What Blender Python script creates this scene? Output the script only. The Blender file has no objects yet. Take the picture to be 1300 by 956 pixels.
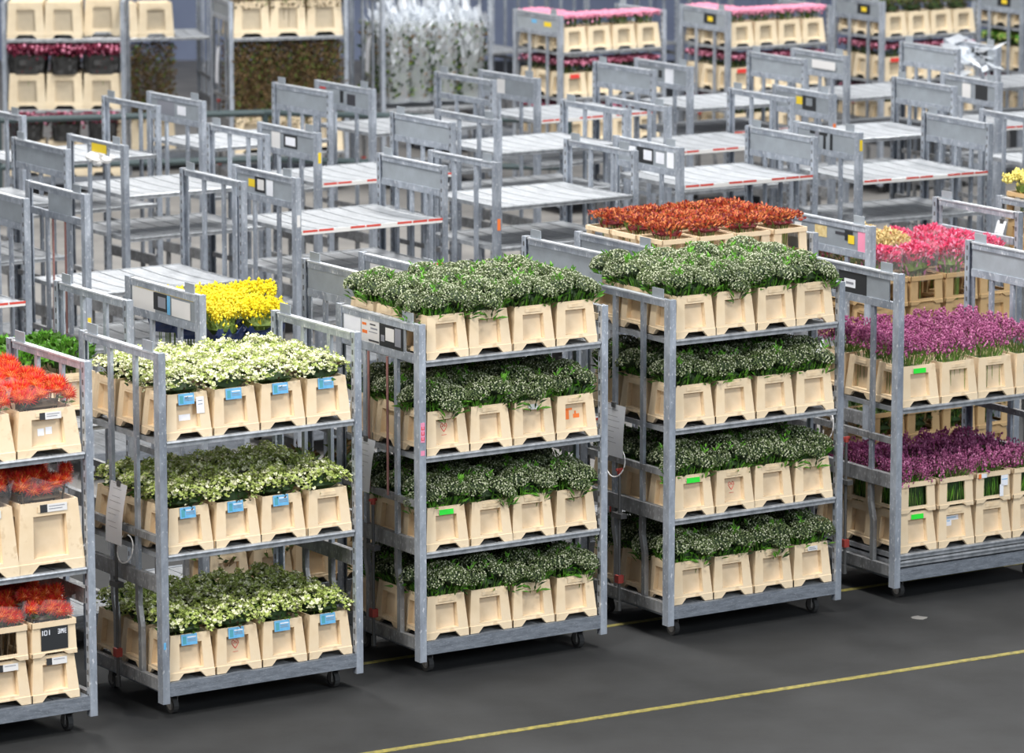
import bpy, math, random
from mathutils import Vector, Matrix
C = bpy.context.scene.collection
R = math.radians
PI = math.pi

# ------------------------------------------------------------------ materials
MATS = {}
def mat(name, col, rough=.6, metal=0, var=None, scale=8, stretch=(1,1,1), bump=0, trans=0, objvar=0, alpha=1, fine=None, emit=None):
    m = bpy.data.materials.new(name); m.use_nodes = True
    nt = m.node_tree; N = nt.nodes; L = nt.links
    b = N['Principled BSDF']
    b.inputs['Base Color'].default_value = (*col, 1)
    b.inputs['Roughness'].default_value = rough
    b.inputs['Metallic'].default_value = metal
    if trans: b.inputs['Transmission Weight'].default_value = trans
    if alpha < 1: b.inputs['Alpha'].default_value = alpha
    out = None
    if var:
        tc = N.new('ShaderNodeTexCoord'); mp = N.new('ShaderNodeMapping'); mp.inputs['Scale'].default_value = stretch
        L.new(tc.outputs['Object'], mp.inputs['Vector'])
        nz = N.new('ShaderNodeTexNoise'); nz.inputs['Scale'].default_value = scale; nz.inputs['Detail'].default_value = 6; nz.inputs['Roughness'].default_value = .65
        L.new(mp.outputs[0], nz.inputs['Vector'])
        rp = N.new('ShaderNodeValToRGB'); rp.color_ramp.elements[0].position = .36; rp.color_ramp.elements[1].position = .66
        rp.color_ramp.elements[0].color = (*var, 1); rp.color_ramp.elements[1].color = (*col, 1)
        L.new(nz.outputs['Fac'], rp.inputs['Fac']); out = rp.outputs['Color']
        if fine:
            n2 = N.new('ShaderNodeTexNoise'); n2.inputs['Scale'].default_value = fine[1]; n2.inputs['Detail'].default_value = 3
            L.new(mp.outputs[0], n2.inputs['Vector'])
            r2 = N.new('ShaderNodeValToRGB'); r2.color_ramp.elements[0].position = .6; r2.color_ramp.elements[1].position = .7
            L.new(n2.outputs['Fac'], r2.inputs['Fac'])
            mx = N.new('ShaderNodeMix'); mx.data_type = 'RGBA'
            L.new(r2.outputs['Color'], mx.inputs[0]); L.new(out, mx.inputs[6]); mx.inputs[7].default_value = (*fine[0], 1)
            out = mx.outputs[2]
        if bump:
            bp = N.new('ShaderNodeBump'); bp.inputs['Strength'].default_value = bump; bp.inputs['Distance'].default_value = .005
            L.new(nz.outputs['Fac'], bp.inputs['Height']); L.new(bp.outputs[0], b.inputs['Normal'])
    if objvar:
        oi = N.new('ShaderNodeObjectInfo'); hs = N.new('ShaderNodeHueSaturation')
        mr = N.new('ShaderNodeMapRange'); mr.inputs['To Min'].default_value = 1-objvar; mr.inputs['To Max'].default_value = 1+objvar
        L.new(oi.outputs['Random'], mr.inputs['Value']); L.new(mr.outputs[0], hs.inputs['Value'])
        if out: L.new(out, hs.inputs['Color'])
        else: hs.inputs['Color'].default_value = (*col, 1)
        out = hs.outputs['Color']
    if out: L.new(out, b.inputs['Base Color'])
    MATS[name] = m
    return m

mat('galvanized', (.45,.495,.56), .45, .3, (.25,.28,.33), 9, (1,1,.5), .3, objvar=.14, fine=((.66,.68,.72), 60))
mat('galvanized_dull', (.32,.33,.34), .55, .3, (.18,.18,.185), 12, (1,1,.4), .3, objvar=.1, fine=((.5,.51,.52), 70))
mat('panel_grey', (.36,.40,.44), .5, .2, (.30,.33,.36), 5, objvar=.12)
mat('plank', (.41,.435,.465), .5, .15, (.26,.275,.295), 6, (5,.6,1), .2, objvar=.14, fine=((.55,.56,.57), 30))
mat('gap_shade', (.07,.07,.075), .7)
mat('rim_metal', (.52,.54,.57), .4, .4, (.28,.30,.32), 14, (1,1,1), .2, objvar=.1)
mat('rail_highlight', (.66,.69,.74), .35, .3, (.45,.48,.52), 14, objvar=.1)
mat('strip_red', (.62,.07,.05), .5)
mat('strip_white', (.75,.74,.72), .5)
mat('deck_beam', (.27,.30,.345), .5, .3, (.15,.17,.20), 9, (1,4,6), .3, fine=((.40,.42,.46), 50))
mat('rubber', (.035,.035,.035), .7)
mat('wheel_hub', (.20,.19,.18), .6, .2)
mat('rod_red', (.33,.16,.14), .6, .1)
mat('rod_dark', (.12,.12,.12), .5, .4)
mat('knob_red', (.35,.05,.04), .6)
mat('cream', (.86,.70,.49), .5, 0, (.78,.61,.40), 4, objvar=.05, fine=((.72,.55,.35), 18))
mat('recess_tan', (.76,.61,.43), .55, 0, (.68,.53,.35), 6, objvar=.05)  # darker tan for the recessed panels of the cream crates
mat('recess_tan_dull', (.56,.48,.35), .55, 0, (.48,.41,.30), 6, objvar=.08)  # duller, darker tan for the recessed panels of the pale crates
mat('cream_pale', (.84,.72,.52), .5, 0, (.74,.61,.42), 4, objvar=.05)
mat('cream_orange', (.62,.43,.22), .5, 0, (.5,.33,.16), 4, objvar=.06)
mat('crate_black', (.02,.02,.02), .5)
mat('paper', (.88,.90,.95), .7, 0, (.80,.82,.88), 6)
mat('print_dark', (.05,.05,.06), .7)
mat('print_mid', (.42,.43,.47), .7)
mat('print_grey', (.25,.26,.3), .7)
mat('card_blue', (.12,.42,.72), .5, 0, (.20,.50,.78), 20)
mat('sticker_green', (.03,.80,.05), .5)
mat('sticker_white', (.74,.73,.72), .6)
mat('sticker_yellow', (.85,.62,.03), .6)
mat('sticker_red', (.7,.05,.04), .6)
mat('sticker_orange', (.85,.20,.04), .6)
mat('sticker_teal', (.08,.35,.42), .6)
mat('sticker_pink', (.80,.28,.42), .6)
mat('sticker_black', (.025,.027,.03), .5)
mat('asphalt', (.019,.020,.021), .8, 0, (.011,.0115,.012), 3, fine=((.024,.025,.026), 90))
mat('concrete', (.25,.24,.225), .6, 0, (.16,.155,.15), 1.2)
mat('line_yellow', (.32,.27,.05), .7, 0, (.13,.115,.04), 25)
mat('pipe_green', (.045,.07,.075), .45, .2)
mat('wall_blue', (.25,.30,.44), .6, 0, (.18,.22,.34), .6)
mat('wall_dark', (.03,.035,.06), .6)
# plants
mat('leaf', (.11,.24,.03), .55, 0, (.05,.15,.015), 30, objvar=.12)
mat('leaf_bright', (.15,.40,.03), .5, 0, (.08,.26,.02), 30, objvar=.12)
mat('leaf_dark', (.028,.07,.015), .6, 0, (.018,.04,.01), 30, objvar=.1)
mat('stem', (.20,.30,.06), .6, 0, (.12,.20,.04), 30)
mat('berry', (.12,.165,.055), .5, 0, (.07,.10,.03), 25, objvar=.12)
mat('berry_pale', (.43,.46,.31), .45, objvar=.1)
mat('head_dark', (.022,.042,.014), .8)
mat('petal_cream', (.84,.84,.58), .55, objvar=.06)
mat('petal_lime', (.50,.58,.18), .55, 0, (.32,.40,.08), 30, objvar=.08)
mat('leaf_olive', (.16,.24,.04), .6, 0, (.08,.14,.02), 30, objvar=.1)
mat('petal_red', (.78,.045,.02), .5, 0, (.55,.02,.015), 30)
mat('petal_orange', (.80,.20,.03), .5)
mat('stem_brown', (.10,.07,.04), .7)
mat('petal_purple', (.37,.08,.21), .6, 0, (.22,.035,.12), 25, objvar=.15)
mat('petal_mauve', (.56,.20,.36), .6)
mat('leaf_rust', (.50,.08,.02), .55, 0, (.34,.03,.02), 30, objvar=.15)
mat('leaf_coral', (.60,.19,.06), .55)
mat('leaf_wine', (.16,.015,.02), .6)
mat('petal_yellow', (.88,.74,.02), .5, 0, (.72,.56,.01), 25)
mat('petal_lemon', (.82,.74,.22), .55, 0, (.70,.60,.12), 25)
mat('petal_sand', (.80,.66,.34), .6, 0, (.62,.46,.2), 25)
mat('petal_pink', (.80,.09,.20), .55, 0, (.62,.05,.14), 25)
mat('petal_rose', (.80,.33,.46), .6, 0, (.66,.22,.34), 12, objvar=.06)
mat('petal_wine', (.22,.015,.05), .6, 0, (.12,.008,.03), 12)
mat('twig_brown', (.21,.14,.06), .75, 0, (.11,.065,.025), 20, objvar=.15)
mat('sleeve_navy', (.015,.03,.10), .35)
mat('water_green', (.16,.20,.10), .3)

def film(name, a, col=(.9,.93,.97), rough=.15):
    m = mat(name, col, rough); b = m.node_tree.nodes['Principled BSDF']
    b.inputs['Alpha'].default_value = a; b.inputs['IOR'].default_value = 1.5
    return m
film('film_clear', .07, rough=.06); film('film_mid', .30, (.82,.87,.93), .12); film('film_white', .62, (.82,.87,.93), .25)

# ------------------------------------------------------------------ mesh builder
class MB:
    def __init__(s): s.v=[]; s.f=[]; s.m=[]; s.names=[]
    def mi(s, n):
        if n not in s.names: s.names.append(n)
        return s.names.index(n)
    def box(s, x0,x1,y0,y1,z0,z1, m):
        i=len(s.v); s.v += [(x,y,z) for z in (z0,z1) for y in (y0,y1) for x in (x0,x1)]
        k=s.mi(m)
        for q in ((0,2,3,1),(4,5,7,6),(0,1,5,4),(2,6,7,3),(0,4,6,2),(1,3,7,5)):
            s.f.append(tuple(i+a for a in q)); s.m.append(k)
    def poly(s, pts, m):
        i=len(s.v); s.v += [tuple(p) for p in pts]; s.f.append(tuple(range(i,i+len(pts)))); s.m.append(s.mi(m))
    def tube(s, pts, r, m, n=6, taper=None):
        k=s.mi(m); rings=[]
        P=[Vector(p) for p in pts]
        for j,p in enumerate(P):
            d=(P[min(j+1,len(P)-1)]-P[max(j-1,0)]).normalized()
            a=Vector((0,0,1)) if abs(d.z)<.9 else Vector((1,0,0))
            u=d.cross(a).normalized(); w=d.cross(u)
            rr = r if taper is None else r*(1-(1-taper)*j/(len(P)-1))
            i=len(s.v); rings.append(i)
            for q in range(n):
                t=2*PI*q/n; c=p+(u*math.cos(t)+w*math.sin(t))*rr; s.v.append(tuple(c))
        for a,b in zip(rings,rings[1:]):
            for q in range(n): s.f.append((a+q,a+(q+1)%n,b+(q+1)%n,b+q)); s.m.append(k)
        s.f.append(tuple(rings[0]+q for q in range(n))[::-1]); s.m.append(k)
        s.f.append(tuple(rings[-1]+q for q in range(n))); s.m.append(k)
    def ico(s, c, r, m, sq=(1,1,1)):
        i=len(s.v); k=s.mi(m)
        for v in ICO[0]: s.v.append((c[0]+v[0]*r*sq[0], c[1]+v[1]*r*sq[1], c[2]+v[2]*r*sq[2]))
        for f in ICO[1]: s.f.append((i+f[0],i+f[1],i+f[2])); s.m.append(k)
    def octa(s, c, r, m, h=1):
        i=len(s.v); k=s.mi(m); x,y,z=c
        s.v += [(x+r,y,z),(x,y+r,z),(x-r,y,z),(x,y-r,z),(x,y,z+r*h),(x,y,z-r*h)]
        for a in ((0,1,4),(1,2,4),(2,3,4),(3,0,4),(1,0,5),(2,1,5),(3,2,5),(0,3,5)):
            s.f.append((i+a[0],i+a[1],i+a[2])); s.m.append(k)
    def leaf(s, p, d, L, w, m, rng):
        p=Vector(p); d=Vector(d).normalized()
        a=Vector((rng.uniform(-1,1),rng.uniform(-1,1),rng.uniform(-.3,.3))); u=d.cross(a)
        if u.length<1e-4: u=Vector((1,0,0))
        u.normalize(); n=u.cross(d)*.25*w
        i=len(s.v); k=s.mi(m)
        mid=p+d*L*.45+Vector((0,0,-L*.02))
        s.v += [tuple(p),tuple(mid+u*w/2+n),tuple(p+d*L+Vector((0,0,-L*.12))),tuple(mid-u*w/2+n)]
        s.f += [(i,i+1,i+2),(i,i+2,i+3)]; s.m += [k,k]
    def mesh(s, name, smooth=False):
        me=bpy.data.meshes.new(name); me.from_pydata(s.v,[],s.f); me.update()
        for n in s.names: me.materials.append(MATS[n])
        me.polygons.foreach_set('material_index', s.m)
        if smooth: me.polygons.foreach_set('use_smooth',[True]*len(s.f))
        return me
def _ico():
    t=(1+5**.5)/2; v=[(-1,t,0),(1,t,0),(-1,-t,0),(1,-t,0),(0,-1,t),(0,1,t),(0,-1,-t),(0,1,-t),(t,0,-1),(t,0,1),(-t,0,-1),(-t,0,1)]
    l=(1+t*t)**.5; v=[(a/l,b/l,c/l) for a,b,c in v]
    f=[(0,11,5),(0,5,1),(0,1,7),(0,7,10),(0,10,11),(1,5,9),(5,11,4),(11,10,2),(10,7,6),(7,1,8),(3,9,4),(3,4,2),(3,2,6),(3,6,8),(3,8,9),(4,9,5),(2,4,11),(6,2,10),(8,6,7),(9,8,1)]
    return v,f
ICO=_ico()
def obj(name, me, parent=None, loc=(0,0,0), rz=0):
    o=bpy.data.objects.new(name, me); C.objects.link(o); o.location=loc; o.rotation_euler=(0,0,rz)
    if parent: o.parent=parent
    return o
def tag(o, label=None, cat=None, group=None, kind=None):
    if label: o['label']=label
    if cat: o['category']=cat
    if group: o['group']=group
    if kind: o['kind']=kind
    return o

# ------------------------------------------------------------------ trolley dimensions
W, D, H, ZB = 1.35, .976, 2.15, .095     # length, depth, top of posts, bottom of posts
PX, PY = .046, .062                       # post section

def post_mesh():
    b=MB()
    b.box(0,PX,0,.012,ZB,H,'galvanized')                  # front flange (faces along the depth)
    b.box(0,.010,.012,PY,ZB,H,'galvanized')               # side flange
    b.box(PX-.010,PX,.012,.040,ZB,H,'galvanized')
    b.box(.010,PX-.010,.012,PY-.012,H-.012,H-.002,'galvanized_dull')
    for i in range(int((H-ZB)/.07)-1):                    # punched shelf slots on the inner flange
        z=ZB+.1+i*.07
        b.box(PX-.001,PX+.001,.018,.032,z,z+.03,'rod_dark')
    return b.mesh('post')
POST=post_mesh()
def frame_mesh(kind, side):
    """rails and bars of an end frame, plane x in 0..PX, y in PY..D-PY"""
    b=MB(); y0,y1=PY,D-PY; x0,x1=.008,.038
    if side=='R': x0,x1=.008,.038
    def rail(z,h=.042,m='galvanized',t=0): b.box(x0+t,x1-t,y0,y1,z-h/2,z+h/2,m)
    rail(H-.03,.044)
    b.box(x0-.005,x1+.005,y0,y1,H-.014,H-.004,'rail_highlight')  # painted highlight: brighter strip along the rail's top edge
    # stacking tabs standing above the rail
    for yt in ((.10,) if side=='L' else (D-.2,)) if kind!='plainL' else (.10, D-.2):
        b.box(.018,.024,yt,yt+.12,H-.02,H+.055,'panel_grey')
    zb=H-.05
    if kind in ('sign','solid','open','rods'):
        rail(H-.215,.05); zb=H-.24
        if kind=='solid':
            b.box(.016,.030,y0,y1,H-.2,H-.05,'panel_grey')
    bars={'plain':(.30,.66),'plainL':(.30,.66),'solid':(.25,.50,.76),'open':(.3,.66),'sign':(.27,.70),'rods':(.27,.70)}[kind]
    for f in bars:
        y=y0+(y1-y0)*f
        b.box(x0+.004,x1-.004,y-.018,y+.018,.82,zb,'galvanized')
        # the bars bend outwards below the wide rail
        yy=y-.03
        for (ya,za,yb,zbm) in ((y,.82,y,.62),(y,.62,yy,.5),(yy,.5,yy,.2)):
            b.poly([(x0,ya-.018,za),(x0,ya+.018,za),(x0,yb+.018,zbm),(x0,yb-.018,zbm)],'galvanized_dull')
            b.poly([(x1,ya+.018,za),(x1,ya-.018,za),(x1,yb-.018,zbm),(x1,yb+.018,zbm)],'galvanized_dull')
            b.poly([(x0,ya-.018,za),(x0,yb-.018,zbm),(x1,yb-.018,zbm),(x1,ya-.018,za)],'galvanized_dull')
    b.box(x0,x1,y0,y1,1.035,1.075,'galvanized_dull')
    b.box(x0-.004,x1+.004,y0,y1,.745,.835,'galvanized_dull')
    b.box(x0-.004,x1,y0,y1,.165,.235,'galvanized_dull')
    return b.mesh('end_frame_'+kind)
FR={(k,s):frame_mesh(k,s) for k in ('plain','plainL','solid','open','sign','rods') for s in 'LR'}
def rod_mesh(m,r=.008):
    b=MB(); b.tube([(0,0,0),(0,0,1)],r,m,6); return b.mesh('rod')
ROD={m:rod_mesh(m) for m in ('rod_red','rod_dark')}
def lock_mesh():
    b=MB(); b.tube([(0,0,.16),(0,0,.98)],.010,'rod_dark',8)
    b.box(-.022,.022,-.05,.05,.70,.73,'rod_dark')
    b.box(-.02,.02,-.022,.022,.28,.33,'knob_red')
    b.tube([(0,0,.16),(0,0,.10)],.016,'rod_dark',8)
    return b.mesh('lock_rod')
LOCK=lock_mesh()
def knob_mesh():
    b=MB(); b.tube([(0,0,0),(0,0,.03)],.016,'knob_red',8); b.box(-.026,.026,-.006,.006,.02,.035,'knob_red'); return b.mesh('knob')
KNOB=knob_mesh()
def deck_mesh():
    b=MB(); z0,z1=.135,.215
    b.box(PX,W-PX,.004,.045,z0,z1,'deck_beam'); b.box(PX,W-PX,D-.045,D-.004,z0,z1,'deck_beam')
    b.box(PX,PX+.04,.045,D-.045,z0,z1,'deck_beam'); b.box(W-PX-.04,W-PX,.045,D-.045,z0,z1,'deck_beam')
    n=6
    for i in range(n):
        xa=PX+(W-2*PX)*i/n+.004; xb=PX+(W-2*PX)*(i+1)/n-.004
        b.box(xa,xb,.046,D-.046,z1-.02,z1-.002,'plank')
    b.box(.25,W-.25,.4,.44,z0-.015,z0,'deck_beam')
    return b.mesh('deck')
DECK=deck_mesh()
def shelf_mesh(n=7,sag=.012):
    b=MB(); x0,x1=PX+.006,W-PX-.006; y0,y1=.03,D-.03; ns=6
    for i in range(n):
        xa=x0+(x1-x0)*i/n+.007; xb=x0+(x1-x0)*(i+1)/n-.007
        for j in range(ns):
            ya=y0+(y1-y0)*j/ns; yb=y0+(y1-y0)*(j+1)/ns
            za=-sag*math.sin(PI*j/ns); zb=-sag*math.sin(PI*(j+1)/ns)
            b.poly([(xa,ya,za),(xb,ya,za),(xb,yb,zb),(xa,yb,zb)],'plank')
            b.poly([(xa,ya,za-.014),(xa,yb,zb-.014),(xb,yb,zb-.014),(xb,ya,za-.014)],'plank')
            b.poly([(xa,ya,za),(xa,yb,zb),(xa,yb,zb-.014),(xa,ya,za-.014)],'plank')
            b.poly([(xb,ya,za),(xb,ya,za-.014),(xb,yb,zb-.014),(xb,yb,zb)],'plank')
    b.box(x0+.01,x1-.01,y0,y1,-.036,-.030,'gap_shade')  # added dark sheet, puts shade into the gaps between the planks
    for x in (x0,x1-.03): b.box(x,x+.03,y0,y1,-.035,-.028,'rim_metal')
    return b.mesh('shelf')
SHELF=shelf_mesh()
def lip_mesh(kind):
    b=MB(); x0,x1=PX+.004,W-PX-.004
    b.box(x0,x1,.012,.032,-.034,.004,'rim_metal'); b.box(x0,x1,D-.032,D-.012,-.034,.004,'rim_metal')
    for x in (x0,x1-.012): b.box(x,x+.012,.032,D-.032,-.034,-.004,'rim_metal')
    b.tube([(x0,.012,-.006),(x1,.012,-.006)],.010,'rim_metal',8)
    if kind=='striped':
        n=9
        for i in range(n):
            xa=x0+(x1-x0)*i/n; xb=x0+(x1-x0)*(i+1)/n
            b.box(xa,xb,.0,.0015,-.030,.003,'strip_white'); 
            if i not in (2,5): b.box(xa+.01,xb,.0-.001,.0005,-.012,.005,'strip_red')
    return b.mesh('shelf_lip_'+kind)
LIP={k:lip_mesh(k) for k in ('plain','striped')}
def wheel_mesh():
    b=MB(); n=16; r=.05
    for (rr,w,m) in ((r,.016,'rubber'),(r*.6,.018,'wheel_hub')):
        b.tube([(-w,0,0),(w,0,0)],rr,m,n)
    return b.mesh('wheel')
def fork_mesh():
    b=MB()
    b.box(-.03,.03,-.035,.035,.125,.135,'wheel_hub')
    for x in (-.026,.020): b.box(x,x+.006,-.022,.022,.04,.125,'wheel_hub')
    return b.mesh('caster')
WHEEL,FORK=wheel_mesh(),fork_mesh()

def sticker(parent, rects, name='sticker', x=.0135, off=0):
    """flat stickers on the outer (left-facing) side of a sign rail; rects = (y0,y1,z0,z1,material)"""
    b=MB()
    for i,(y0,y1,z0,z1,m) in enumerate(rects):
        xx=x-.0006*(i+1)
        b.poly([(xx,y1,z0),(xx,y0,z0),(xx,y0,z1),(xx,y1,z1)],m)
        b.poly([(xx+.0004,y0,z0),(xx+.0004,y1,z0),(xx+.0004,y1,z1),(xx+.0004,y0,z1)],m)
    return obj(name,b.mesh(name),parent)
def plate(parent, full=True, y0=PY, y1=D-PY):
    b=MB(); b.box(.014,.022,y0,y1,H-.2,H-.045,'panel_grey'); return obj('sign_plate',b.mesh('sign_plate'),parent)

TROLLEYS=[]
def trolley(x,y,yaw,L='plain',Rr='plain',shelves=(),label='',stickers=None,striped=(),plate_range=None,group=None,lock=True,name='flower_trolley'):
    t=obj(name,None,None,(x,y,0),R(yaw)); tag(t,label,'trolley',group)
    t.empty_display_size=.2
    for side,kind in (('L',L),('R',Rr)):
        if kind is None: continue
        f=obj('end_frame',FR[(kind,side)],t,(0 if side=='L' else W-PX,0,0))
        p=obj('post',POST,f); 
        p2=obj('post',POST,f,(0,D,0)); p2.scale=(1,-1,1)
        if side=='R':
            p.scale=(-1,1,1); p.location=(PX,0,0); p2.scale=(-1,-1,1); p2.location=(PX,D,0)
        if side=='L':
            if lock:
                obj('lock_rod',LOCK,f,(-.022,D*.52,0)); obj('knob',KNOB,f,(-.022,D*.52,.98))
            if kind=='sign':
                pr=plate_range or (PY,D-PY); plate(f,True,*pr)
                if stickers: sticker(f,stickers)
            elif stickers: sticker(f,stickers,x=.003)
            if kind=='rods':
                for yy in (.36,.56):
                    r=obj('rod',ROD['rod_red'],f,(.02,yy,.9)); r.scale=(1,1,H-.24-.9)
                plate(f,True,.25,.62)
    obj('deck',DECK,t)
    for cx in (.13,W-.13):
        for cy in (.13,D-.13):
            c=obj('caster',FORK,t,(cx,cy,0)); obj('wheel',WHEEL,c,(0,0,.0505))
    for i,z in enumerate(shelves):
        s=obj('shelf',SHELF,t,(0,0,z)); obj('shelf_lip',LIP['striped' if i in striped else 'plain'],s)
    t['n']=len(TROLLEYS); del t['n']
    TROLLEYS.append(t)
    return t

# ------------------------------------------------------------------ crates
def crate_mesh(w,d,h,open_=False,m='cream',foot=.035,top=.86,name='crate',inner=True,black=False):
    b=MB()
    pm='recess_tan_dull' if m=='cream_pale' else ('recess_tan' if m=='cream' else m)
    hw,hd=w/2,d/2
    def side(ax):
        # ax 0: front(-y) 1: right(+x) 2: back 3: left ; build in (u,v) with outward n
        half = hw if ax in (0,2) else hd; other = hd if ax in (0,2) else hw
        def P(u,v,n=0):
            k=1-(1-top)*max(0,min(1,(v-foot)/(h-foot))) if v>foot else 1
            U=u; O=other*k+ n
            if ax==0: return (U,-O,v)
            if ax==1: return (O,U,v)
            if ax==2: return (-U,O,v)
            return (-O,-U,v)
        def E(v,sgn): # edge u at height v
            k=1-(1-top)*max(0,min(1,(v-foot)/(h-foot))) if v>foot else 1
            return sgn*half*k
        wu=half*.53; wb=foot+h*.09; wt=h*(.80 if not open_ else .84)
        if open_: wb=foot+h*.10; wu=half*.55
        au,au2=half*.38,half*.60; 
        # foot strip with arch
        b.poly([P(E(0,-1),0,.004),P(-au2,0,.004),P(-au,foot,.004),P(-au,foot*1.25,.004),P(E(foot*1.2,-1)*1.0,foot*1.25,.004)],m)
        b.poly([P(au2,0,.004),P(E(0,1),0,.004),P(E(foot*1.2,1),foot*1.25,.004),P(au,foot*1.25,.004),P(au,foot,.004)],m)
        b.poly([P(-au,foot,.004),P(au,foot,.004),P(au,foot*1.25,.004),P(-au,foot*1.25,.004)],m)
        # ledge between the foot flange and the wall
        b.poly([P(E(foot*1.2,-1),foot*1.25,.004),P(E(foot*1.2,1),foot*1.25,.004),P(E(foot*1.3,1),foot*1.25+.002,0),P(E(foot*1.3,-1),foot*1.25+.002,0)],m)
        for sg in (-1,1):     # soffits of the arch
            b.poly([P(sg*au2,0,.004),P(sg*au,foot,.004),P(sg*au,foot,-.02),P(sg*au2,0,-.02)][::sg],m)
        b.poly([P(-au,foot,.004),P(-au,foot,-.02),P(au,foot,-.02),P(au,foot,.004)],m)
        v0=foot*1.25
        # wall around the window
        b.poly([P(E(v0,-1),v0),P(E(v0,1),v0),P(E(wb,1),wb),P(E(wb,-1),wb)],m)
        b.poly([P(E(wb,-1),wb),P(-wu,wb),P(-wu*.93,wt),P(E(wt,-1),wt)],m)
        b.poly([P(wu,wb),P(E(wb,1),wb),P(E(wt,1),wt),P(wu*.93,wt)],m)
        b.poly([P(E(wt,-1),wt),P(E(wt,1),wt),P(E(h,1),h),P(E(h,-1),h)],m)
        dp=-.034 if not open_ else -.012
        A=[(-wu,wb),(wu,wb),(wu*.93,wt),(-wu*.93,wt)]
        for i in range(4):
            (ua,va),(ub,vb)=A[i],A[(i+1)%4]
            b.poly([P(ua,va),P(ub,vb),P(ub,vb,dp),P(ua,va,dp)],m)
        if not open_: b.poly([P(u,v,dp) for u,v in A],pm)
        # grip rib above the window
        if h>.15:
            g0,g1=wt+(h-wt)*.28,wt+(h-wt)*.70
            b.poly([P(-wu*.7,g0,.004),P(wu*.7,g0,.004),P(wu*.66,g1,.004),P(-wu*.66,g1,.004)],m)
            b.poly([P(-wu*.7,g0),P(wu*.7,g0),P(wu*.7,g0,.004),P(-wu*.7,g0,.004)],m)
            b.poly([P(-wu*.66,g1,.004),P(wu*.66,g1,.004),P(wu*.66,g1),P(-wu*.66,g1)],m)
        # rim: a narrow flat top turning into the inner wall
        t=.008
        b.poly([P(E(h,-1),h),P(E(h,1),h),P(E(h,1)-t,h,-t),P(E(h,-1)+t,h,-t)],m)
        if open_:
            # rim lip, wider
            b.poly([P(E(h,-1)*1.03,h-.03,.008),P(E(h,1)*1.03,h-.03,.008),P(E(h,1)*1.03,h,.008),P(E(h,-1)*1.03,h,.008)],m)
            b.poly([P(E(h,-1),h),P(E(h,-1)*1.03,h,.008),P(E(h,1)*1.03,h,.008),P(E(h,1),h)],m)
            b.poly([P(E(h,-1)*1.03,h-.03,.008),P(E(h-.03,-1),h-.03),P(E(h-.03,1),h-.03),P(E(h,1)*1.03,h-.03,.008)],m)
        else:
            zb_=foot+.012
            hm=h*.86
            b.poly([P(E(h,1)-t,h,-t),P(E(h,-1)+t,h,-t),P(E(hm,-1)+.042,hm,-.042),P(E(hm,1)-.042,hm,-.042)],m)
            b.poly([P(E(hm,1)-.042,hm,-.042),P(E(hm,-1)+.042,hm,-.042),P(E(h,-1)*.8,zb_,-.052),P(E(h,1)*.8,zb_,-.052)],m)
    for a in range(4): side(a)
    if not open_:
        k=top*.86; b.poly([(-hw*.9,-hd*.9,foot+.01),(hw*.9,-hd*.9,foot+.01),(hw*.9,hd*.9,foot+.01),(-hw*.9,hd*.9,foot+.01)],m)
    return b.mesh(name)
CW,CD,CH=.298,.298,.262
CRATE=crate_mesh(CW,CD,CH)
CRATE_P=crate_mesh(CW,CD,CH,m='cream_pale')
CRATE_O=crate_mesh(CW,CD,CH,m='cream_orange')
COLLAR=crate_mesh(CW*.95,CD*.95,.20,True,foot=.02,top=.95)
COLLAR_O=crate_mesh(CW*.95,CD*.95,.20,True,m='cream_orange',foot=.02,top=.95)
WIDE=crate_mesh(.40,.30,.262)
TALL=crate_mesh(.42,.30,.40,foot=.045)
TALL_P=crate_mesh(.415,.30,.40,m='cream_pale',foot=.045,top=.90)

def front_marks(parent, rects, w=CW,d=CD,h=CH,top=.86,foot=.035,name='label_card'):
    """flat marks on a crate's front wall: (u0,u1,v0,v1,material,depth)"""
    b=MB()
    def P(u,v,n):
        k=1-(1-top)*max(0,(v-foot)/(h-foot)); return (u,-(d/2*k+n),v)
    for i,(u0,u1,v0,v1,m,n) in enumerate(rects):
        b.poly([P(u0,v0,n),P(u1,v0,n),P(u1,v1,n),P(u0,v1,n)],m)
        b.poly([P(u0,v1,n-.0005),P(u1,v1,n-.0005),P(u1,v0,n-.0005),P(u0,v0,n-.0005)],m)
    return obj(name,b.mesh(name),parent)
def blue_card(p):
    o=front_marks(p,[(-.062,.042,.198,.262,'card_blue',.006),(-.052,-.030,.206,.250,'sticker_teal',.0068),(-.022,.034,.240,.247,'paper',.0068),(-.022,.030,.228,.232,'print_grey',.0068),(-.022,.034,.219,.222,'print_grey',.0068)],name='blue_label_card')
    o['label']='blue printed card clipped over the crate rim'
def green_sticker(p,v=(.212,.244)):
    o=front_marks(p,[(-.05,.05,v[0],v[1],'sticker_green',.005)],name='green_sticker'); o['label']='plain bright green sticker'
def white_label(p,u=(.0,.08),v=(.215,.245)):
    front_marks(p,[(u[0],u[1],v[0],v[1],'sticker_white',.005),(u[0]+.01,u[1]-.01,v[0]+.008,v[0]+.012,'print_grey',.0058),(u[0]+.01,u[1]-.02,v[0]+.018,v[0]+.022,'print_grey',.0058)],name='paper_label')
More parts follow.
